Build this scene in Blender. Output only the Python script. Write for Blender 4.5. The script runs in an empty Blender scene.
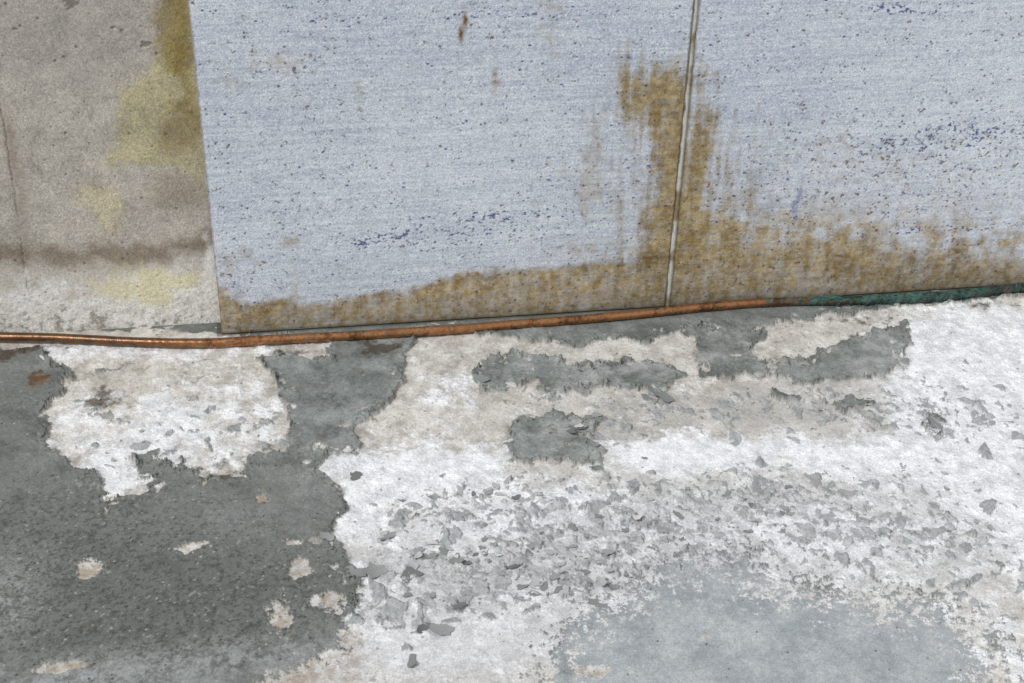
import bpy, math, numpy as np
from mathutils import Matrix, Vector
rng=np.random.RandomState(7)
sc=bpy.context.scene
try:
    sc.view_settings.view_transform='Standard'; sc.view_settings.look='None'
    sc.view_settings.exposure=0; sc.view_settings.gamma=1
except Exception: pass

# ---------------------------------------------------------------- survey of the place
FOC=1422.0
D=np.array([-62.,2240.,FOC]); D/=np.linalg.norm(D)
H=np.array([2240.,62.,0.]); H/=np.linalg.norm(H)
F=np.cross(H,D)
psi=math.atan(0.1729)
Xc=math.cos(psi)*H+math.sin(psi)*F
Zc=-D
Yc=np.cross(Zc,Xc)
def ray(px,py):
    r=np.array([px-512.,py-341.5,FOC]); return np.array([Xc@r,Yc@r,Zc@r])
C=-ray(512,317)*0.001
def on_floor(px,py,z=0.0):
    r=ray(px,py); t=(z-C[2])/r[2]; p=C+r*t; return (p[0],p[1])
def on_wall(px,py,y=0.0):
    r=ray(px,py); t=(y-C[1])/r[1]; p=C+r*t; return (p[0],p[2])
REC=0.024
def on_back(px,py): return on_wall(px,py,REC)

# ---------------------------------------------------------------- noise
_T={}
def tab(seed):
    if seed not in _T: _T[seed]=np.random.RandomState(seed).rand(256,256).astype(np.float32)*2-1
    return _T[seed]
def vn(x,y,seed=0):
    t=tab(seed); xf=np.floor(x); yf=np.floor(y)
    u=(x-xf).astype(np.float32); v=(y-yf).astype(np.float32)
    xi=xf.astype(np.int64)&255; yi=yf.astype(np.int64)&255
    xj=(xi+1)&255; yj=(yi+1)&255
    u=u*u*(3-2*u); v=v*v*(3-2*v)
    return (t[xi,yi]*(1-u)+t[xj,yi]*u)*(1-v)+(t[xi,yj]*(1-u)+t[xj,yj]*u)*v
def fbm(x,y,s,o=5,seed=0,g=0.55):
    r=0;a=1;tot=0
    for k in range(o):
        c,sn=math.cos(0.6*k+.3),math.sin(0.6*k+.3)
        r=r+a*vn((x*c-y*sn)*s+17*k,(x*sn+y*c)*s+31*k,seed+k); tot+=a; a*=g; s*=2.03
    return r/tot*1.6
def worley(x,y,s,seed):
    X=x*s;Y=y*s;xi=np.floor(X).astype(np.int64);yi=np.floor(Y).astype(np.int64)
    A=tab(seed);Bt=tab(seed+1);Ct=tab(seed+2)
    f1=np.full(x.shape,9.);f2=np.full(x.shape,9.);cid=np.zeros(x.shape);dx1=np.zeros(x.shape)
    for i in (-1,0,1):
        for j in (-1,0,1):
            a=(xi+i)&255;b=(yi+j)&255
            dx=xi+i+.5+.48*A[a,b]-X; dy=yi+j+.5+.48*Bt[a,b]-Y
            d=np.sqrt(dx*dx+dy*dy); n=d<f1
            f2=np.where(n,f1,np.minimum(f2,d)); cid=np.where(n,Ct[a,b]*.5+.5,cid); dx1=np.where(n,dx*A[b,a]+dy*Bt[b,a],dx1); f1=np.where(n,d,f1)
    return f1,f2,cid,dx1
def dots(x,y,s,seed,prob,r=.30):
    f1,f2,cid,_=worley(x,y,s,seed)
    rr=r*(.4+np.clip(cid/np.maximum(prob,1e-3),0,1)*.9)
    return ss(rr+.10,rr-.06,f1)*(cid<prob)
def ss(a,b,x):
    t=np.clip((x-a)/(b-a),0,1); return t*t*(3-2*t)
def lin(c):
    c=np.array(c,float)/255; return np.where(c<=0.04045,c/12.92,((c+0.055)/1.055)**2.4)
def mix(a,b,t):
    t=np.asarray(t)[...,None]; return a*(1-t)+b*t
def film(c,m,t): return c*(1-m[:,None]+m[:,None]*np.array(t))
def sdp(X,Y,pts,M=0.06):
    P=np.array(pts); out=np.full(X.shape,-M)
    s=(X>P[:,0].min()-M)&(X<P[:,0].max()+M)&(Y>P[:,1].min()-M)&(Y<P[:,1].max()+M)
    x=X[s];y=Y[s]; d2=np.full(x.shape,1e9); ins=np.zeros(x.shape,bool)
    for i in range(len(P)):
        a=P[i];b=P[(i+1)%len(P)]; e=b-a
        wx=x-a[0];wy=y-a[1]; t=np.clip((wx*e[0]+wy*e[1])/(e@e+1e-12),0,1)
        d2=np.minimum(d2,(wx-t*e[0])**2+(wy-t*e[1])**2)
        if abs(e[1])>1e-12:
            c=((a[1]>y)!=(b[1]>y))&(x<e[0]*(y-a[1])/e[1]+a[0]); ins^=c
    d=np.sqrt(d2); out[s]=np.maximum(np.where(ins,d,-d),-M)
    return out
def union(l):
    r=l[0]
    for q in l[1:]: r=np.maximum(r,q)
    return r
def blob(X,Y,proj,cx,cy,rx,ry):
    c=proj(cx,cy);a=proj(cx+rx,cy);b=proj(cx,cy+ry)
    r1=math.hypot(a[0]-c[0],a[1]-c[1]); r2=math.hypot(b[0]-c[0],b[1]-c[1])
    return np.exp(-(((X-c[0])/r1)**2+((Y-c[1])/r2)**2))

# ---------------------------------------------------------------- mesh helpers
def coll(o,parent=None):
    sc.collection.objects.link(o)
    if parent: o.parent=parent
    return o
def mesh_np(name,V,Q,col,mat,smooth=True,parent=None):
    me=bpy.data.meshes.new(name)
    V=np.ascontiguousarray(V,dtype=np.float32); Q=np.ascontiguousarray(Q,dtype=np.int32)
    me.vertices.add(len(V)); me.vertices.foreach_set('co',V.ravel())
    k=Q.shape[1]
    me.loops.add(Q.size); me.loops.foreach_set('vertex_index',Q.ravel())
    me.polygons.add(len(Q)); me.polygons.foreach_set('loop_start',np.arange(0,Q.size,k,dtype=np.int32))
    me.polygons.foreach_set('loop_total',np.full(len(Q),k,dtype=np.int32))
    me.polygons.foreach_set('use_smooth',np.full(len(Q),smooth,dtype=bool))
    me.update(calc_edges=True)
    at=me.attributes.new('Col','FLOAT_COLOR','POINT')
    c=np.ones((len(V),4),np.float32); c[:,:3]=np.clip(col,0.004,0.93); at.data.foreach_set('color',c.ravel())
    me.materials.append(mat)
    return coll(bpy.data.objects.new(name,me),parent)
def grid_quads(nx,ny,flip=False):
    i=np.arange(nx*ny).reshape(ny,nx)
    a=i[:-1,:-1].ravel();b=i[:-1,1:].ravel();c=i[1:,1:].ravel();d=i[1:,:-1].ravel()
    return np.stack([a,d,c,b] if flip else [a,b,c,d],1)
def axis(lo,c0,c1,hi,step,coarse=0.01):
    c0=max(lo,c0);c1=min(hi,c1); l=[]
    if c0>lo+1e-6: l.append(np.arange(lo,c0-step,coarse))
    l.append(np.linspace(c0,c1,int((c1-c0)/step)+1))
    if c1<hi-1e-6: l.append(np.append(np.arange(c1+coarse,hi,coarse),hi))
    return np.concatenate(l)

def surf_mat(name,fine=900,amt=0.25,bump=0.3,rough=0.9,metal=0.0,dist=0.001,aniso=1.0,spec=.2):
    m=bpy.data.materials.new(name); m.use_nodes=True; nt=m.node_tree; N=nt.nodes; L=nt.links
    b=N['Principled BSDF']; b.inputs['Roughness'].default_value=rough; b.inputs['Metallic'].default_value=metal
    b.inputs['Specular IOR Level'].default_value=spec
    at=N.new('ShaderNodeAttribute'); at.attribute_name='Col'
    tc=N.new('ShaderNodeTexCoord'); mp=N.new('ShaderNodeMapping'); mp.inputs['Scale'].default_value=(1,1,aniso)
    L.new(tc.outputs['Object'],mp.inputs[0])
    n1=N.new('ShaderNodeTexNoise'); n1.inputs['Scale'].default_value=fine; n1.inputs['Detail'].default_value=3
    n1.inputs['Roughness'].default_value=0.75
    L.new(mp.outputs[0],n1.inputs['Vector'])
    mr=N.new('ShaderNodeMapRange'); mr.inputs[1].default_value=.3; mr.inputs[2].default_value=.7
    mr.inputs[3].default_value=1-amt; mr.inputs[4].default_value=1+amt
    L.new(n1.outputs[0],mr.inputs[0])
    vm=N.new('ShaderNodeVectorMath'); vm.operation='SCALE'
    L.new(at.outputs['Color'],vm.inputs[0]); L.new(mr.outputs[0],vm.inputs['Scale'])
    L.new(vm.outputs[0],b.inputs['Base Color'])
    bp=N.new('ShaderNodeBump'); bp.inputs['Strength'].default_value=bump; bp.inputs['Distance'].default_value=dist
    L.new(n1.outputs[0],bp.inputs['Height']); L.new(bp.outputs[0],b.inputs['Normal'])
    return m
M_floor=surf_mat('weathered_floor_coating',650,0.24,0.25,0.85)
M_panel=surf_mat('fibre_cement_panel',600,0.30,0.08,0.9,aniso=2.0)
M_conc=surf_mat('old_concrete',650,0.28,0.12,0.95)
M_flake=surf_mat('paint_flake',900,0.12,0.3,0.8)
M_wire=surf_mat('oxidised_copper',900,0.3,0.2,0.28,0.75,spec=.5)
M_verd=surf_mat('verdigris',900,0.35,0.6,0.6,spec=.5)
M_seal=surf_mat('joint_sealant',600,0.15,0.4,0.8)

# ================================================================ FLOOR
X0,X1=-1.3,1.3
fx=axis(X0,-0.66,0.66,X1,0.00072)
fy=axis(-1.5,-0.56,REC+0.006,REC+0.006,0.00078)
GX,GY=np.meshgrid(fx,fy); x=GX.ravel(); y=GY.ravel()
fp=lambda l:[on_floor(*p) for p in l]
w0x=x+0.0065*fbm(x,y,45,4,11,.5); w0y=y+0.009*fbm(x,y,45,4,21,.5)
wx=w0x+0.0022*fbm(x,y,260,3,15); wy=w0y+0.0028*fbm(x,y,260,3,25)
S=lambda l,M=0.06: sdp(w0x+.12*(wx-w0x),w0y+.12*(wy-w0y),fp(l),M)
B=lambda a,b,c,d: blob(wx,wy,on_floor,a,b,c,d)

left_patch=[(60,380),(100,374),(150,354),(200,364),(245,360),(270,375),(278,400),(288,425),(285,455),(262,452),(240,475),(205,480),(182,462),(168,472),(158,452),(136,456),(150,480),(140,500),(118,502),(100,480),(75,462),(50,440),(47,410),(62,398)]
top_strip=[(-60,330),(110,330),(330,340),(328,358),(280,356),(230,368),(150,357),(85,376),(52,366),(40,350),(-60,348)]
main=[(412,340),(470,332),(560,345),(640,342),(690,332),(760,330),(800,322),(905,306),(1100,292),(1300,300),(1400,900),(590,900),(575,690),(560,655),(555,700),(310,700),(345,640),(352,600),(362,585),(345,560),(330,545),(330,520),(352,505),(342,480),(318,466),(330,455),(356,455),(362,430),(395,400),(404,368)]
sE=union([S(left_patch),S(top_strip),S(main,0.12)])
lowright=[(560,720),(572,655),(600,612),(650,592),(690,566),(730,566),(760,588),(830,602),(900,608),(945,622),(985,655),(990,720)]
isl=[[(470,380),(478,362),(510,350),(540,358),(560,362),(590,365),(600,380),(585,390),(560,393),(530,386),(500,390),(475,387)],
 [(592,370),(620,360),(665,362),(682,376),(660,390),(620,393),(595,386)],
 [(500,435),(520,420),(560,414),(598,416),(590,430),(580,445),(605,447),(606,470),(570,470),(545,460),(520,466),(498,450)],
 [(768,362),(830,350),(880,330),(903,322),(910,345),(905,365),(880,380),(830,382),(790,387),(768,378)],
 [(692,335),(740,326),(765,335),(752,350),(762,374),(730,379),(702,374),(690,355)],
 [(820,402),(850,398),(880,404),(850,414)],[(930,420),(945,418),(945,432),(925,432)],
 [(780,395),(800,398),(790,404),(770,402)]]
sI=union([S(i) for i in isl])
sLR=S(lowright,.09)
brk=fbm(x,y,90,5,31,.5); hf=fbm(x,y,240,4,33,.75)
rnd=rng.rand(x.size)*2-1
n_big=fbm(x,y,9,4,51); n_mid=fbm(x,y,45,5,61,.65); n_f=fbm(x,y,350,3,71)
soft=np.clip(B(350,640,60,60)+B(190,470,110,25)*.35,0,1)
sI=sI+.0035*fbm(x,y,100,2,39,.5)
sExp=np.minimum(np.minimum(sE,-sI)+soft*.014*hf, -sLR-0.002+0.036*hf+.012*fbm(x,y,60,4,37)+.010*rnd)
sExp=sExp+0.0012*brk
c1,c2,ccid,ctl=worley(wx,wy,60,651)
d1,d2_,dcid,dtl=worley(w0x,w0y*1.1,120,655)
edge_d=np.maximum(-sExp,0)
nearE=np.exp(-edge_d/.009)*(sExp<0)
lost=(dcid<.26*nearE**1.2)&(d2_-d1>.06)&(sLR<-.03)
sExp=np.where(lost,.0010,sExp)
crack=np.maximum(ss(.04,.015,c2-c1)*ss(.30,.6,nearE+.15*brk),ss(.06,.02,d2_-d1)*ss(.55,.8,nearE)*.7)*(1-ss(-.03,.01,sLR))
spots=[(86,571,16,10),(192,549,19,6),(300,570,11,12),(281,622,12,22),(290,545,10,5),(262,498,7,4),(310,680,40,16),(335,660,35,12),(60,668,26,5),(330,600,16,9),(590,672,22,7),(705,640,4,3),(350,628,14,16),(262,420,8,4)]
sp=np.zeros_like(x)
for s in spots: sp=np.maximum(sp,blob(x+.0025*brk,y+.004*brk,on_floor,*s))
spn=sp+0.30*brk*(sp>.05)+.30*hf*(sp>.05)+.08*rnd
spot=ss(0.40,0.56,spn)
expo=np.maximum(ss(-0.0007,0.0007,sExp),spot)

paint=mix(lin((98,102,99)),lin((144,148,146)),np.clip(.5+.6*n_mid+.2*n_big+.2*n_f+.08*rnd,0,1))
dk=np.clip(B(80,520,220,70)*.9+B(230,600,190,50)*.8+B(100,610,170,60)*.9+B(20,400,60,50)*.6,0,1)
dkm=dk*ss(-0.7,0.6,n_mid+.5*n_f+.2*rnd)
paint=mix(paint,lin((84,84,79)),dkm*.8)
wash=np.clip(B(0,600,36,45)*.9+B(230,660,130,24)*.8+B(30,690,120,20)*1.0+B(330,400,40,30)*.25+B(250,520,60,16)*.35+B(340,440,30,60)*.3,0,1)
paint=mix(paint,lin((156,160,161)),wash*.8*ss(-.7,.4,hf+.5*n_mid))
lrw=ss(-0.05,0.015,sLR)
paint=mix(paint,mix(lin((146,152,156)),lin((174,178,181)),np.clip(.5+.6*n_mid+.25*hf,0,1)),lrw)
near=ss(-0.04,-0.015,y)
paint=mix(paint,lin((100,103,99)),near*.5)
moldz=np.clip(dk*1.0+0.25*B(200,640,250,60),0,1)
paint=mix(paint,lin((48,48,44)),ss(.30,.75,fbm(x,y,330,3,81,.8)+.25*rnd+.42*moldz-.2)*.5*np.clip(.06+moldz,0,1))
paint=mix(paint,lin((46,46,42)),dots(x,y,300,701,.010+.05*moldz,.22)*.8)
paint=mix(paint,lin((180,180,176)),dots(x,y*.9,260,711,.006+.02*dk,.20)*.6)
paint=mix(paint,lin((168,170,166)),ss(.75,1.1,fbm(x,y,300,3,83)+.2*rnd+.2*n_mid)*.4*(.3+dk))
isf=np.clip(B(640,372,60,16)*.4+B(560,440,50,26)*.3+B(540,372,60,14)*.25+B(840,355,60,22)*.2+B(730,350,40,22)*.2,0,1)
paint=mix(paint,lin((164,166,165)),ss(.1,.9,isf+.6*n_mid+.2*hf)*.6*(isf>.04))
paint*=(1+.06*hf+.07*rnd)[:,None]
# --- bare concrete
cool=np.clip(B(760,540,330,80)*1.1+B(500,560,160,60)+B(980,420,110,90)*.9+B(450,640,120,50),0,1)
tanc=mix(lin((160,155,147)),lin((208,205,199)),np.clip(.6+.6*fbm(x,y,70,5,91,.65)+.2*hf,0,1))
tanc=mix(tanc,mix(lin((174,175,177)),lin((212,213,215)),np.clip(.55+.8*fbm(x,y,90,5,93,.65)+.15*hf,0,1)),cool*.9)
tanc=mix(tanc,lin((116,108,98)),ss(.6,1.1,fbm(x,y,230,4,95)+.2*rnd)*.6)
tanc=mix(tanc,lin((142,122,96)),np.clip(sp*1.2,0,1)*ss(-.5,.5,fbm(x,y,160,4,96))*.6)
tanc=mix(tanc,lin((162,161,158)),np.clip(B(640,415,120,25)*.6+B(800,400,90,25)*.5,0,1)*ss(-.6,.4,n_mid+.3*hf))
# --- white efflorescence
wf=np.clip(B(190,425,110,60)*.95+B(120,470,40,35)+B(70,425,30,30)*.7
 +B(400,480,75,40)*1.1+B(350,520,30,25)+B(470,470,50,30)*.9+B(480,530,90,25)*.75+B(560,500,70,25)*.7
 +B(660,455,60,20)*1.6+B(760,450,80,18)*1.2+B(870,462,70,18)*1.1+B(440,385,40,30)*.5
 +B(950,370,60,60)*1.3+B(1010,330,80,40)*.9+B(1000,500,45,110)*1.1+B(1000,420,50,50)*.8+B(930,440,50,40)*.8
 +B(440,640,110,45)*.55+B(520,590,120,30)*.5+B(700,530,160,40)*.7+B(880,540,120,50)*.75+B(1000,640,60,60)*.8
 +B(60,352,90,10)*.8+B(200,350,130,10)*.7+B(790,340,20,14)*.4+B(360,465,40,12)+B(365,600,25,35)*.6+B(560,345,60,5)*.5+B(600,400,200,30)*.28,0,2)
wn=fbm(x,y,75,6,101,.62)
wm=ss(0.30,1.0,wf+.55*wn+.14*hf+.06*rnd)
wcol=mix(lin((202,203,206)),lin((233,234,236)),np.clip(.55+.8*fbm(x,y,110,5,111,.6)+.10*rnd,0,1))
ex=mix(tanc,wcol,wm)
smooth=np.clip(B(670,455,62,14)+B(860,460,55,10)+B(740,440,50,8)*.6+B(440,650,90,22)*.8,0,1)
ex=mix(ex,lin((206,207,209)),np.clip(B(450,645,110,40),0,1)*.55)
gz=np.clip(B(530,565,130,30)*1.05+B(440,600,70,22)*.8+B(760,505,110,38)*.75+B(640,520,80,35)*.7+B(880,525,80,40)*.6+B(700,410,90,14)*.45+B(830,410,80,16)*.85
  +B(470,510,70,22)*.65+B(960,560,70,40)*.5+B(990,410,40,25)*.35+B(720,560,120,20)*.7+B(590,440,60,35)*.4+B(935,428,30,22)*.8+B(560,520,60,30)*.6+B(130,430,60,30)*.2+B(250,440,40,30)*.3+B(560,395,60,10)*.4,0,1)
gz=gz*(1-smooth)
f1,f2,cid,tl=worley(w0x+.003*n_mid,w0y*1.1+.002*brk,95,601)
f1b,f2b,cidb,tlb=worley(w0x+3,w0y*1.05,190,611)
chip=ss(.05,.10,f2-f1)*(cid<gz*.34+.20*gz*n_mid)
chipb=ss(.07,.14,f2b-f1b)*(cidb<gz*.32+.25*gz*wn)
ch=np.maximum(chip,chipb)*(expo>.5)
mott=ss(.0,.55,hf+.2*rnd+gz*.7-.40)
ex=mix(ex,lin((162,164,167)),mott*.45*(.2+.8*gz)*(1-smooth))
ctone=np.where(chip>.3,cid/.45,cidb/.4)
ex=mix(ex,mix(lin((132,137,138)),lin((190,192,193)),np.clip(.1+.9*ctone+.2*n_f,0,1)),ch*.85)
ex=mix(ex,lin((114,110,104)),(1-ss(.02,.08,f2-f1))*(cid<gz*.38)*.6)
ex=mix(ex,lin((88,82,76)),dots(x,y,240,721,(.02+.06*gz+.05*soft)*(1-.9*smooth),.24)*.65)
pits=ss(.7,1.05,fbm(x,y,380,3,131,.8)+.25*rnd+.2*gz+.1*soft)
ex=mix(ex,lin((116,112,107)),pits*.45*(1-.9*smooth))
bd=np.clip(B(100,400,22,13)+B(384,352,18,6)*1.3+B(15,354,60,8)*1.1+B(40,380,7,5)+B(120,440,12,10)*.5+B(240,470,40,20)*.5+B(160,400,30,9)*.45+B(210,370,60,8)*.5+B(300,355,25,5)*.6+B(770,345,25,20)*.4+B(860,320,60,7)*.6+B(1000,306,50,5)*.6+B(400,345,60,5)*.5+B(490,385,20,4)*.4+B(570,432,30,3)*.7,0,1.3)
bm=ss(.45,.85,bd+.38*fbm(x,y,130,5,141)+.12*rnd)
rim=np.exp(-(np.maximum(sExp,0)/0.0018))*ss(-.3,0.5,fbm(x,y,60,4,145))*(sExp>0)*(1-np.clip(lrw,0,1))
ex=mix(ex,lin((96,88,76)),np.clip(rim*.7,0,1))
ex*=(1+.05*hf+.07*rnd)[:,None]
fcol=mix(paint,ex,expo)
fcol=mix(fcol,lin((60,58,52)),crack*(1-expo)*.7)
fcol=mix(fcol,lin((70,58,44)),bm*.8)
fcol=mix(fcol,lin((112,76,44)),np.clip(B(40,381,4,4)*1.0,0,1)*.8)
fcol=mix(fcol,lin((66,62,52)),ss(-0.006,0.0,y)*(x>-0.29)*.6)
# --- relief
lift=np.exp(-edge_d/0.0028)*ss(-.5,.3,fbm(x,y,28,3,151))*(1-lrw)
hthk=.0018*(1-lrw)+.0003*lrw
h=(1-expo)*(hthk+0.0034*lift*(1-soft)+.010*nearE*np.clip(ctl,-.05,.3)*(1-lrw)*(1-crack)+.004*nearE*np.clip(dtl,0,.3)*(1-lrw)-.0012*crack)
h+=expo*(wm*(0.0006+0.0012*np.clip(wn,-.7,1.5))*(1-.6*smooth)+0.0003*hf*(1-.8*smooth))
h+=expo*ch*(.0012+.0055*np.clip(tl*chip,-.15,.5)+.0025*np.clip(tlb*chipb,-.2,.5))
h+=0.00010*n_f+0.0006*n_big+.0004*n_mid
h*=ss(0.002,-0.008,y)*.9+.1
z=h
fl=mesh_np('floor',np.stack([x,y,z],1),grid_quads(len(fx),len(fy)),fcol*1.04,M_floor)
FXs,FYs,FH=fx,fy,z.reshape(GY.shape)
def floor_h(px_,py_):
    i=min(np.searchsorted(FXs,px_),len(FXs)-1); j=min(np.searchsorted(FYs,py_),len(FYs)-1); return float(FH[j,i])

# ================================================================ WALL PANELS
WT=1.1
KW=1.13
def hfp(x,zz): return fbm(x,zz,200,4,281,.75)
def panel_fields(x,zz):
    wx=x+0.004*fbm(x,zz,60,4,211)+.0018*fbm(x,zz,300,3,215); wz=zz+0.004*fbm(x,zz,60,4,221)+.0018*fbm(x,zz,300,3,225)
    wp=lambda l:[on_wall(*p) for p in l]
    B=lambda a,b,c,d: blob(wx,wz,on_wall,a,b,c,d)
    fib=.30*vn(x*200,zz*900,231)+.36*vn(x*500,zz*1000,232)+.36*vn(x*22,zz*600,233)+.15*fbm(x,zz,120,3,234)
    wh=rng.rand(x.size)*2-1
    big=fbm(x,zz,7,3,235)
    c=mix(lin((152,163,181)),lin((220,224,229)),np.clip(.50+.42*fib+.38*wh+.12*big,0,1))
    c=mix(c,lin((98,106,122)),ss(.65,1.05,fbm(x,zz,430,3,236,.8)+.35*wh+.25*fbm(x,zz,60,3,237)-.05)*.5)
    c=mix(c,lin((238,239,240)),dots(x,zz,420,751,.07+0*x,.3)*.45)
    band=[(190,345),(200,296),(216,286),(240,302),(300,302),(360,296),(420,286),(470,272),(520,268),(580,263),(640,260),(662,255),(690,246),(730,250),(800,246),(830,240),(880,252),(940,258),(1000,262),(1200,262),(1400,330),(668,330)]
    sb=sdp(wx,wz,wp(band),.08)
    streak=fbm(x,zz*.10,150,4,241)
    rt=ss(on_wall(660,250)[0],on_wall(720,250)[0],x)
    b1=ss(-0.004-.014*rt,0.006+.006*rt,sb+.004*fbm(x,zz,120,4,243)+.004*hfp(x,zz)*rt+.001*wh)*(.86+.2*fbm(x,zz,60,4,244)+.12*streak)
    rimb=np.exp(-((sb-.003)/.0035)**2)*ss(-.5,.5,fbm(x,zz,40,3,245))*(1-rt)
    d=np.clip(B(640,92,26,30)*.8+B(668,90,18,32)*.7+B(672,160,15,60)*.9+B(668,225,20,35)*1.0+B(698,165,15,50)*.95+B(700,235,38,34)*1.1+B(632,150,26,50)*.35+B(655,262,40,12)*.7+B(735,160,30,40)*.3,0,1.25)
    d=ss(.05,1.05,d+.42*streak+.22*fbm(x,zz,140,4,246)+.18*wh-.03)*(d>.04)
    d2=np.clip(B(850,238,160,28)*.8+B(1000,252,120,26)*.8+B(760,236,60,30)*.85,0,1)
    d2=d2*ss(-.9,.9,fbm(x,zz,80,5,248)+.4*wh+.3*streak)*.9
    faint=np.clip(B(550,20,14,60)*.4+B(590,150,12,60)*.35+B(600,190,60,30)*.3+B(360,92,6,14)*.4+B(290,243,9,5)*.9+B(294,285,5,30)*.5+B(232,80,14,12)*.4+B(280,62,36,16)*.4+B(700,76,22,3)*.9+B(820,150,50,20)*.2+B(495,85,6,14)*.4+B(240,255,30,12)*.3+B(230,300,16,30)*.5+B(600,250,60,14)*.35+B(900,170,100,40)*.25,0,1)
    faint=ss(.1,.8,faint+.3*fbm(x,zz,150,4,249)*(faint>.06)+.12*wh*(faint>.06))*.5
    st=np.clip(1-(1-np.clip(b1,0,1))*(1-d)*(1-d2)*(1-faint),0,1)
    dens=np.clip(.60+.55*fbm(x,zz,150,4,251,.65)+.20*wh+.2*streak,0,1)
    al=np.clip(st*(.95+.22*fbm(x,zz,260,3,252)+.22*wh),0,1)
    tint=mix(np.array([.84,.61,.28]),np.array([.43,.275,.085]),dens)
    tint=mix(tint,np.array([.30,.225,.11]),np.clip(ss(0.035,0.0,zz)*.45,0,1))
    tint=mix(tint,np.array([.36,.20,.06]),np.clip(rimb*.6,0,1))
    dkz=np.clip(B(900,264,150,16)*.9+B(620,264,70,6)*.8+B(500,272,90,5)*.6,0,1)
    tint=mix(tint,np.array([.21,.135,.055]),dkz*.6*ss(-.5,.5,fbm(x,zz,90,4,254)))
    c=c*(1-al[:,None]+al[:,None]*tint)
    for (a,b_,p,q,s) in [(465,20,2.5,8,.9),(461,34,2.5,8,.9),(495,74,3,3,.6),(497,82,4,3,.5)]:
        c=mix(c,lin((112,78,38)),np.clip(blob(x+.0012*hfp(x,zz),zz,on_wall,a,b_,p,q)*1.2*s,0,1))
    dz=np.clip(B(285,62,36,16)*.9+B(820,185,120,60)*.4+B(930,160,100,40)*.5+B(500,220,120,20)*.4+B(300,160,90,70)*.25+b1*.3+B(230,260,40,40)*.4+.10,0,1)
    dm=ss(.76,1.05,fbm(x,zz*1.2,220,3,261,.8)+.2*wh+.40*dz-.05)
    c=mix(c,lin((84,64,38)),dm*.85)
    c=mix(c,lin((96,74,48)),dots(x,zz,260,761,.010+.07*dz,.22)*.85)
    bz=np.clip(B(470,228,110,18)*.6+B(380,242,50,8)*.5+B(980,133,60,12)*1.0+B(880,150,70,14)*.5+B(950,228,80,4)*1.2+B(905,10,50,5)*1.2+B(480,16,130,6)*.6+B(330,18,60,6)*.6+B(960,180,60,30)*.35+B(800,205,8,28)*.5+B(345,168,40,10)*.35+B(560,170,250,120)*.08+B(850,60,200,80)*.08+B(510,215,30,3)*1.1+B(370,242,20,3)*1.0,0,1)
    bmk=ss(.82,1.02,vn(x*300,zz*480,271)*.7+.45*vn(x*700,zz*900,272)+.18*wh+.66*bz-.04)
    c=mix(c,lin((46,60,120)),bmk*.85)
    bl=dots(x*.8,zz*1.25,250,771,.010+.20*bz,.23)
    c=mix(c,lin((42,56,122)),bl*.9)
    c=mix(c,lin((96,110,146)),ss(.2,1,B(798,203,4,24)+.3*hfp(x,zz))*.6)
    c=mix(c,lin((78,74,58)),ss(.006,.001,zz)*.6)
    hgt=.00003*fib+.00002*wh-.0002*bmk-.0002*dm
    return c,hgt
def panel(name,xa,xb,za,zb,thick):
    ST=.0007
    gx=np.linspace(0,1,int(max(2,(min(xb(0),.68)-xa(0))/ST))) if xb(0)<.68 else np.concatenate([np.linspace(0,(.68-xa(0))/(xb(0)-xa(0)),int((.68-xa(0))/ST)),np.linspace((.68-xa(0))/(xb(0)-xa(0)),1,60)[1:]])
    gx=np.concatenate([[gx[0]],gx,[gx[-1]]])
    gz=axis(za,za,0.44,zb,ST); gz=np.concatenate([[gz[0]],gz,[gz[-1]]])
    U,Z=np.meshgrid(gx,gz); A=xa(Z);Bb=xb(Z); Xx=A+(Bb-A)*U
    x=Xx.ravel();zz=Z.ravel()
    c,hg=panel_fields(x,zz)
    yy=-hg
    back=np.zeros(U.shape,bool); back[0]=back[-1]=True; back[:,0]=back[:,-1]=True
    de=np.minimum(x-A.ravel(),Bb.ravel()-x); yy=yy+.0008*np.exp(-np.maximum(de,0)/.0006)
    yy[back.ravel()]=thick
    e=ss(.0022,.0004,de+.0006*vn(x*200,zz*200,5)); c=mix(c,lin((88,72,50)),e*.6)
    return mesh_np(name,np.stack([x,yy,zz],1),grid_quads(len(gx),len(gz)),c*KW,M_panel)
def edge_line(p0,p1):
    a=on_wall(*p0);b=on_wall(*p1); k=(b[0]-a[0])/(b[1]-a[1]); return lambda z: a[0]+k*(z-a[1])
el=edge_line((188,0),(222,335))
s0=edge_line((694.5,0),(665.5,303)); s1=edge_line((699.5,0),(670.5,303))
panel('wall_panel',el,s0,0.0012,WT,REC-.001)
panel('wall_panel',s1,lambda z:X1+0*z,0.0012,WT,REC-.001)

# joint sealant bead
zz=np.linspace(.0015,WT,1100); u=np.linspace(0,1,9)
U,Z=np.meshgrid(u,zz); A=s0(Z)+.0001;Bq=s1(Z)-.0001
xx=(A+(Bq-A)*U).ravel(); z_=Z.ravel(); yy=.0012-.0016*np.sin(np.pi*U.ravel())+.0004*fbm(xx,z_,120,3,301)
cc=mix(lin((190,190,184)),lin((134,120,92)),ss(-.1,.8,fbm(xx,z_,60,4,305)))
cc=mix(cc,lin((84,66,42)),ss(.7,1.0,np.abs(U.ravel()-.12)*-4+1.0+.5*fbm(xx,z_,90,3,307))*.85)
mesh_np('joint_sealant',np.stack([xx,yy,z_],1),grid_quads(9,len(zz)),cc,M_seal)

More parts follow.
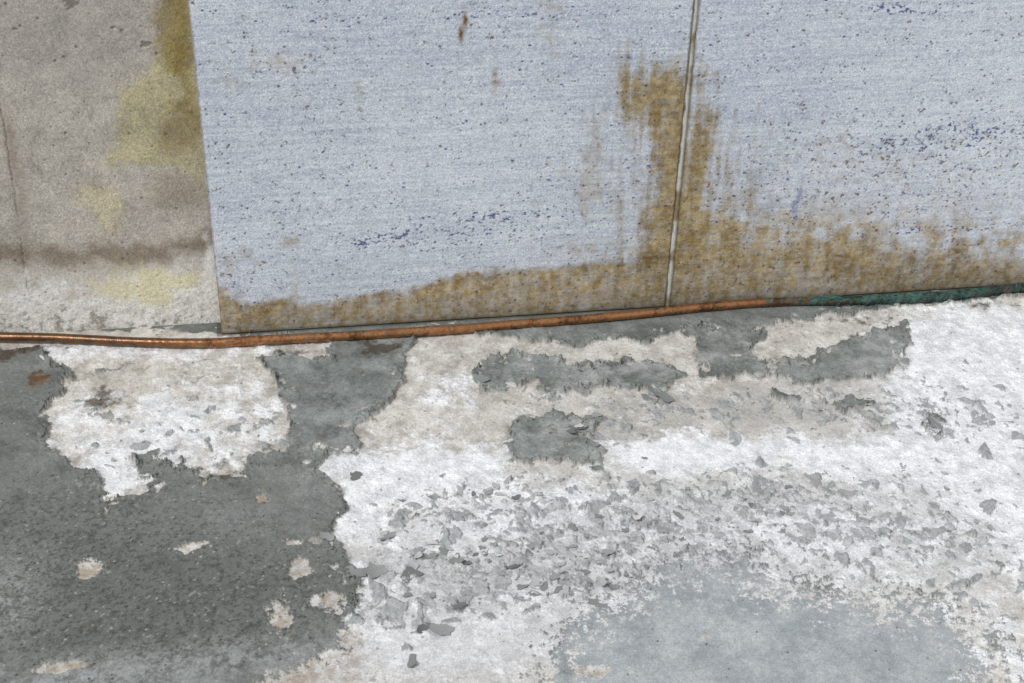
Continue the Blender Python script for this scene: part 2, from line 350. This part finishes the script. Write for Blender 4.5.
# ================================================================ CONCRETE WALL BEHIND
gx=axis(X0,-0.70,el(0)+.03,X1,0.0008,.02); gz=axis(0.0,0.0,0.45,WT,0.0008,.01)
GXw,GZw=np.meshgrid(gx,gz); x=GXw.ravel(); zz=GZw.ravel()
wx=x+0.006*fbm(x,zz,50,5,411)+.002*fbm(x,zz,260,3,415); wz=zz+0.006*fbm(x,zz,50,5,421)+.002*fbm(x,zz,260,3,425)
B=lambda a,b,c,d: blob(wx,wz,on_back,a,b,c,d)
P=lambda l: sdp(wx,wz,[on_back(*p) for p in l],.06)
nm=fbm(x,zz,55,5,431,.65); nf=fbm(x,zz,300,3,433,.8); wh=rng.rand(x.size)*2-1; hs=vn(x*30,zz*500,437)
c=mix(lin((148,142,135)),lin((190,184,174)),np.clip(.55+.4*nm+.08*hs+.25*nf+.28*wh,0,1))
c=mix(c,lin((138,135,132)),np.clip(B(50,30,90,60)*.4,0,1))
yl=P([(104,168),(116,130),(116,92),(140,78),(165,50),(180,-30),(205,-30),(205,190),(188,172),(160,170),(140,166)])
c=film(c,ss(-.006,.008,yl+.003*nf)*(.8+.2*nf),(1.03,1.0,.66))
c=film(c,np.clip(ss(.2,.8,B(176,26,22,60)+.3*nm)*.85,0,1),(.60,.51,.27))
c=film(c,np.clip(ss(.3,.9,B(190,100,12,70)+.25*nm)*.6,0,1),(.70,.62,.40))
c=film(c,np.clip(ss(.25,1.0,B(174,130,30,36)*.95+.35*nm),0,1)*.85,(.52,.46,.37))
c=film(c,np.clip(ss(.3,1,B(180,195,40,26)+.3*nm)*.7,0,1),(.60,.56,.50))
yl2=P([(76,190),(92,180),(115,184),(122,200),(120,230),(104,240),(98,214),(80,205)])
c=film(c,ss(-.006,.008,yl2+.003*nf)*.8,(1.14,1.10,.84))
tide=P([(-80,240),(20,248),(60,253),(110,250),(150,252),(190,244),(215,232),(225,245),(200,256),(160,266),(110,261),(60,265),(0,262),(-80,260)])
c=film(c,ss(-.012,.006,tide+.006*nm)*.9,(.48,.42,.36))
low=ss(.072,.036,zz+.020*nm+.008*nf+.004*wh)
c=mix(c,lin((188,182,172)),ss(.090,.055,zz+.012*nm)*.7)
c=mix(c,lin((218,217,214)),low*np.clip(.80+.5*fbm(x,zz,120,4,441,.6)+.2*wh,0,1))
c=mix(c,lin((210,204,168)),np.clip(ss(.3,.8,B(155,286,60,20)+.3*nm)*.75,0,1))
c=mix(c,lin((218,217,213)),np.clip(ss(.3,.7,B(212,290,10,50)+.2*nm)*.9,0,1))
c=mix(c,lin((104,94,80)),ss(.35,.9,fbm(x,zz,180,4,445,.7)+.5*B(60,330,100,10)+.15*wh)*.6*ss(.05,.02,zz))
ca=[on_back(*p) for p in [(2,110),(10,165),(18,225),(28,290)]]
xc=np.interp(zz,[q[1] for q in ca[::-1]],[q[0] for q in ca[::-1]])+.0015*fbm(zz,zz*0,60,3,451)
crk=np.exp(-((x-xc)/.0008)**2)*(zz>ca[3][1])*(zz<ca[0][1]+.03)*ss(-.8,.2,nm)
c=mix(c,lin((88,70,58)),np.clip(crk,0,1)*.65)
wide=np.exp(-((x-xc-.004)/.006)**2)*ss(ca[3][1]-.03,ca[3][1],zz)*ss(ca[0][1]+.02,ca[0][1]-.03,zz); c=mix(c,lin((116,98,84)),wide*.55*ss(-.6,.5,nm+.4*wh))
bh=np.maximum(dots(x,zz,150,781,.03+0*x,.16),dots(x,zz,330,785,.02+0*x,.24)*.8)
bh=np.maximum(bh,ss(.4,.7,B(68,5,12,5)+B(110,25,4,4)+B(12,30,4,3)+B(150,45,5,3)+.2*nf))
c=mix(c,lin((78,72,66)),bh*.6)
c*=(1+.09*wh)[:,None]
hg=.0001*nm+.00004*nf-.0006*bh-.0006*crk+.0004*low*fbm(x,zz,200,4,471,.7)+.00003*wh
yy=REC-hg
mesh_np('wall_back',np.stack([x,yy,zz],1),grid_quads(len(gx),len(gz)),c*KW,M_conc)

# ================================================================ COPPER WIRE
pts=[(-320,322),(-150,330),(0,337),(60,338.5),(110,341),(160,343),(215,343),(270,340),(330,337),(400,333),(450,329.5),(520,324),(590,318.5),(650,313),(700,307.5),(750,303.5),(800,301.5),(850,300.5),(900,299),(950,296),(990,291.5),(1024,288),(1100,281),(1300,264)]
R=0.0045
P3=np.array([on_floor(p[0],p[1],R+.0015) for p in pts])
xs=np.linspace(P3[0,0],min(P3[-1,0],1.25),1500)
def cr(xq,P):
    m=np.gradient(P[:,1],P[:,0])
    i=np.clip(np.searchsorted(P[:,0],xq)-1,0,len(P)-2)
    h=P[i+1,0]-P[i,0]; t=(xq-P[i,0])/h
    return (2*t**3-3*t**2+1)*P[i,1]+(t**3-2*t**2+t)*h*m[i]+(-2*t**3+3*t**2)*P[i+1,1]+(t**3-t**2)*h*m[i+1]
ys=cr(xs,P3)
lim=np.where(xs<el(0)-.004,REC-R-.0025,-R-.0018); 
ys=np.minimum(ys,lim); 
k=np.ones(25)/25; ys=np.convolve(np.pad(ys,12,mode='edge'),k,'valid'); 
zs=np.full_like(xs,R+.0018)+.0004*vn(xs*20,xs*0,501)
def tube(name,xs,ys,zs,rad,colf,mat,parent=None,n=20):
    T=np.gradient(np.stack([xs,ys,zs],1),axis=0); T/=np.linalg.norm(T,axis=1)[:,None]
    up=np.array([0,0,1.]); S_=np.cross(T,up); S_/=np.linalg.norm(S_,axis=1)[:,None]; U_=np.cross(S_,T)
    a=np.linspace(0,2*np.pi,n,endpoint=False)
    r=rad if np.ndim(rad)==2 else np.repeat(np.asarray(rad)[:,None],n,1)
    V=np.stack([xs,ys,zs],1)[:,None,:]+r[...,None]*(np.cos(a)[None,:,None]*S_[:,None,:]+np.sin(a)[None,:,None]*U_[:,None,:])
    m=len(xs); i=np.arange(m-1)[:,None]*n; j=np.arange(n)[None]; j2=(j+1)%n
    Q=np.stack([(i+j),(i+j2),(i+n+j2),(i+n+j)],-1).reshape(-1,4)
    SS=np.repeat(xs[:,None],n,1).ravel(); AA=np.repeat(a[None],m,0).ravel()
    return mesh_np(name,V.reshape(-1,3),Q,colf(SS,AA),mat,parent=parent)
xv=on_floor(780,302)[0]; xv2=on_floor(850,300)[0]
def wirecol(s,a):
    ax=np.cos(a)*.004; ay=np.sin(a)*.004
    n1=fbm(s*.6,ax+ay,110,4,511); n2=fbm(s,ax-ay,500,3,515)
    c=mix(lin((100,66,44)),lin((210,148,100)),np.clip(.48+.55*n1+.4*n2,0,1))
    dull=ss(-.26,-.40,s); c=mix(c,lin((98,76,60)),dull*.7)
    c=mix(c,lin((54,42,34)),ss(.2,.9,n1+.4*n2+.25*dull)*.6)
    c=mix(c,lin((70,120,108)),ss(.70,.95,n2+.2)*.6)
    g=ss(xv-.06,xv+.02,s+.03*n2); c=mix(c,mix(lin((66,62,52)),lin((120,82,60)),ss(-.5,.1,n1)),g*.8)
    return c
rad=R*(1+.03*vn(xs*60,xs*0,521)+.02*vn(xs*300,xs*0,522))
wire=tube('copper_cable',xs,ys,zs,rad,wirecol,M_wire)
xw=on_floor(750,303)[0]
sel=xs>xw
xs2,ys2,zs2=xs[sel],ys[sel],zs[sel]
grow=ss(xv,xv2+.04,xs2)
nn=24; aa=np.linspace(0,2*np.pi,nn,endpoint=False)
XS=np.repeat(xs2[:,None],nn,1); AA=np.repeat(aa[None],len(xs2),0)
def cyl(s,a,sc_,seed,o=4): return fbm(s+np.cos(a)*.003,np.sin(a)*.004,sc_,o,seed,.65)
st_=ss(xw,xw+.03,xs2)
r2=R*(.95+.02*st_[:,None]+.04*grow[:,None])+.0012*np.clip(cyl(XS,AA,260,531)-.15+.85*grow[:,None],0,2)*(.4+.6*grow[:,None])
def vcol(s,a):
    n=cyl(s,a,200,541); n3=cyl(s,a,500,543,3); g=ss(xv,xv2+.03,s)
    c=mix(lin((24,38,36)),lin((76,104,96)),np.clip(.32+.5*n+.4*n3,0,1))
    c=mix(c,mix(lin((70,62,50)),lin((58,98,90)),ss(-.2,.4,n3+.4*n)),(1-g)*.8)
    return mix(c,lin((78,68,52)),ss(.25,1,cyl(s,a,120,545))*.55)
tube('verdigris_wrap',xs2,ys2,zs2,r2,vcol,M_verd,parent=wire,n=nn)
Vf=[];Qf=[];Cf=[]
for k in range(90):
    t=rng.rand(); 
    xa=xv+.03+t*.19; ya=np.interp(xa,xs,ys)
    L=.008+.022*rng.rand(); ang=rng.uniform(-.5,.5)+(math.pi if rng.rand()<.5 else 0)
    b0=len(Vf); bow=rng.uniform(.6,1.4)
    for i in range(7):
        u_=i/6; X_=xa+math.cos(ang)*L*u_; yc=np.interp(X_,xs,ys)
        Y_=min(yc-.0045*math.sin(u_*2.6)*bow+math.sin(ang)*L*u_*.3,-.0018); dd=abs(Y_-yc)
        Z_=(R+.0018+math.sqrt(max(0,(R+.0012)**2-dd**2))) if dd<R+.0012 else .0026
        Z_=max(Z_,.0030)
        for q in range(4):
            an=q*math.pi/2; Vf.append((X_,Y_+.00028*math.cos(an),Z_+.00028*math.sin(an))); Cf.append(lin((66,116,104)) if k%3 else lin((34,56,52)))
        if i:
            for q in range(4):
                o=b0+(i-1)*4; Qf.append((o+q,o+(q+1)%4,o+4+(q+1)%4,o+4+q))
mesh_np('frayed_fibres',np.array(Vf),np.array(Qf),np.array(Cf),M_verd,parent=wire)

# ================================================================ PAINT FLAKES
V=[];Q=[];CC=[]
def flake(px_,py_,r,tilt,curl,col):
    cx,cy=on_floor(px_,py_); n=14; base=len(V); rot=rng.uniform(0,2*math.pi)
    ph=rng.rand(4)*6.28; el_=rng.uniform(.45,.9)
    ta=rng.uniform(0,2*math.pi); hz=floor_h(cx,cy)
    P_=[]
    jag=rng.uniform(.75,1.25,n)
    for top in (1,0):
        P_.append((0,0,0,top))
        for ring in (.35,.7,1.0):
            for i in range(n):
                a=2*math.pi*i/n; rr=r*ring*(1+.22*math.sin(2*a+ph[0])+.16*math.sin(3*a+ph[1])+.12*math.sin(5*a+ph[2])*ring)*(jag[i] if ring==1.0 else 1)
                P_.append((rr*math.cos(a),rr*math.sin(a)*el_,0,top))
    zs_=[]
    for (u_,v_,_,top) in P_:
        w=u_*math.cos(ta)+v_*math.sin(ta); zs_.append(curl*w*w/r+tilt*w)
    mn=min(zs_)
    for (u_,v_,_,top),zz_ in zip(P_,zs_):
        X_=cx+u_*math.cos(rot)-v_*math.sin(rot);Y_=cy+u_*math.sin(rot)+v_*math.cos(rot)
        V.append((X_,Y_,hz+.0002+zz_-mn+(.0004 if top else 0))); CC.append(col)
    m=1+3*n
    for s_,o in ((1,0),(0,m)):
        for i in range(n):
            j=(i+1)%n
            t=[(base+o,base+o+1+i,base+o+1+j)]
            for rg in range(2):
                a_=base+o+1+rg*n; t.append((a_+i,a_+n+i,a_+n+j)); t.append((a_+i,a_+n+j,a_+j))
            for q in t: Q.append(q if s_ else q[::-1])
    for i in range(n):
        j=(i+1)%n; a_=base+1+2*n; b_=base+m+1+2*n
        Q.append((a_+i,b_+i,b_+j)); Q.append((a_+i,b_+j,a_+j))
g=[lin((134,138,137)),lin((152,155,154)),lin((176,178,177)),lin((116,120,119)),lin((204,204,202))]
zones=[(540,570,90,28,60,.0044),(440,560,70,40,24,.0042),(470,505,80,20,16,.0034),(640,525,80,30,20,.0034),(760,500,90,35,22,.003),(850,408,60,12,16,.0038),
 (600,440,45,25,10,.0035),(940,500,60,60,10,.0028),(560,380,90,20,6,.003),(130,430,70,35,6,.003)]
for (a,b_,c_,d_,n_,r_) in zones:
    for k in range(n_):
        flake(a+rng.randn()*c_*.55,b_+rng.randn()*d_*.55,r_*rng.uniform(.45,1.25),rng.uniform(0,.25),rng.uniform(.0,.35),g[rng.choice(5,p=[.25,.27,.28,.06,.14])])
for (a,b_,r_) in [(442,630,.010),(425,628,.006),(375,572,.010),(352,575,.009),(388,538,.007),(662,398,.011),(480,383,.008),(412,662,.006),(935,425,.008),(410,575,.008),(460,606,.006),(326,538,.007),(648,400,.007),(572,434,.007),(582,430,.006),(356,478,.006)]:
    flake(a,b_,r_,rng.uniform(.1,.3),rng.uniform(.1,.35),g[rng.choice([0,1,3])])
mesh_np('paint_flakes',np.array(V),np.array(Q),np.array(CC),M_flake,smooth=False)

# ================================================================ LIGHT + CAMERA
w=bpy.data.worlds.new('overcast'); sc.world=w; w.use_nodes=True
bg=w.node_tree.nodes['Background']; bg.inputs[0].default_value=(.985,.99,1,1); bg.inputs[1].default_value=.62
s=bpy.data.lights.new('sun','SUN'); s.energy=2.2; s.angle=math.radians(5); s.color=(1,.99,.97)
so=coll(bpy.data.objects.new('sun',s)); so.rotation_euler=Vector((.75,.5,-1)).to_track_quat('-Z','Y').to_euler()
so.location=(-1,-1,2)
cam=bpy.data.cameras.new('camera'); cam.sensor_width=36; cam.lens=FOC/1024*36; cam.clip_start=.01
co=coll(bpy.data.objects.new('camera',cam))
right=(Xc[0],Yc[0],Zc[0]);down=(Xc[1],Yc[1],Zc[1]);fwd=(Xc[2],Yc[2],Zc[2])
m=Matrix(((right[0],-down[0],-fwd[0],C[0]),(right[1],-down[1],-fwd[1],C[1]),(right[2],-down[2],-fwd[2],C[2]),(0,0,0,1)))
co.matrix_world=m
sc.camera=co
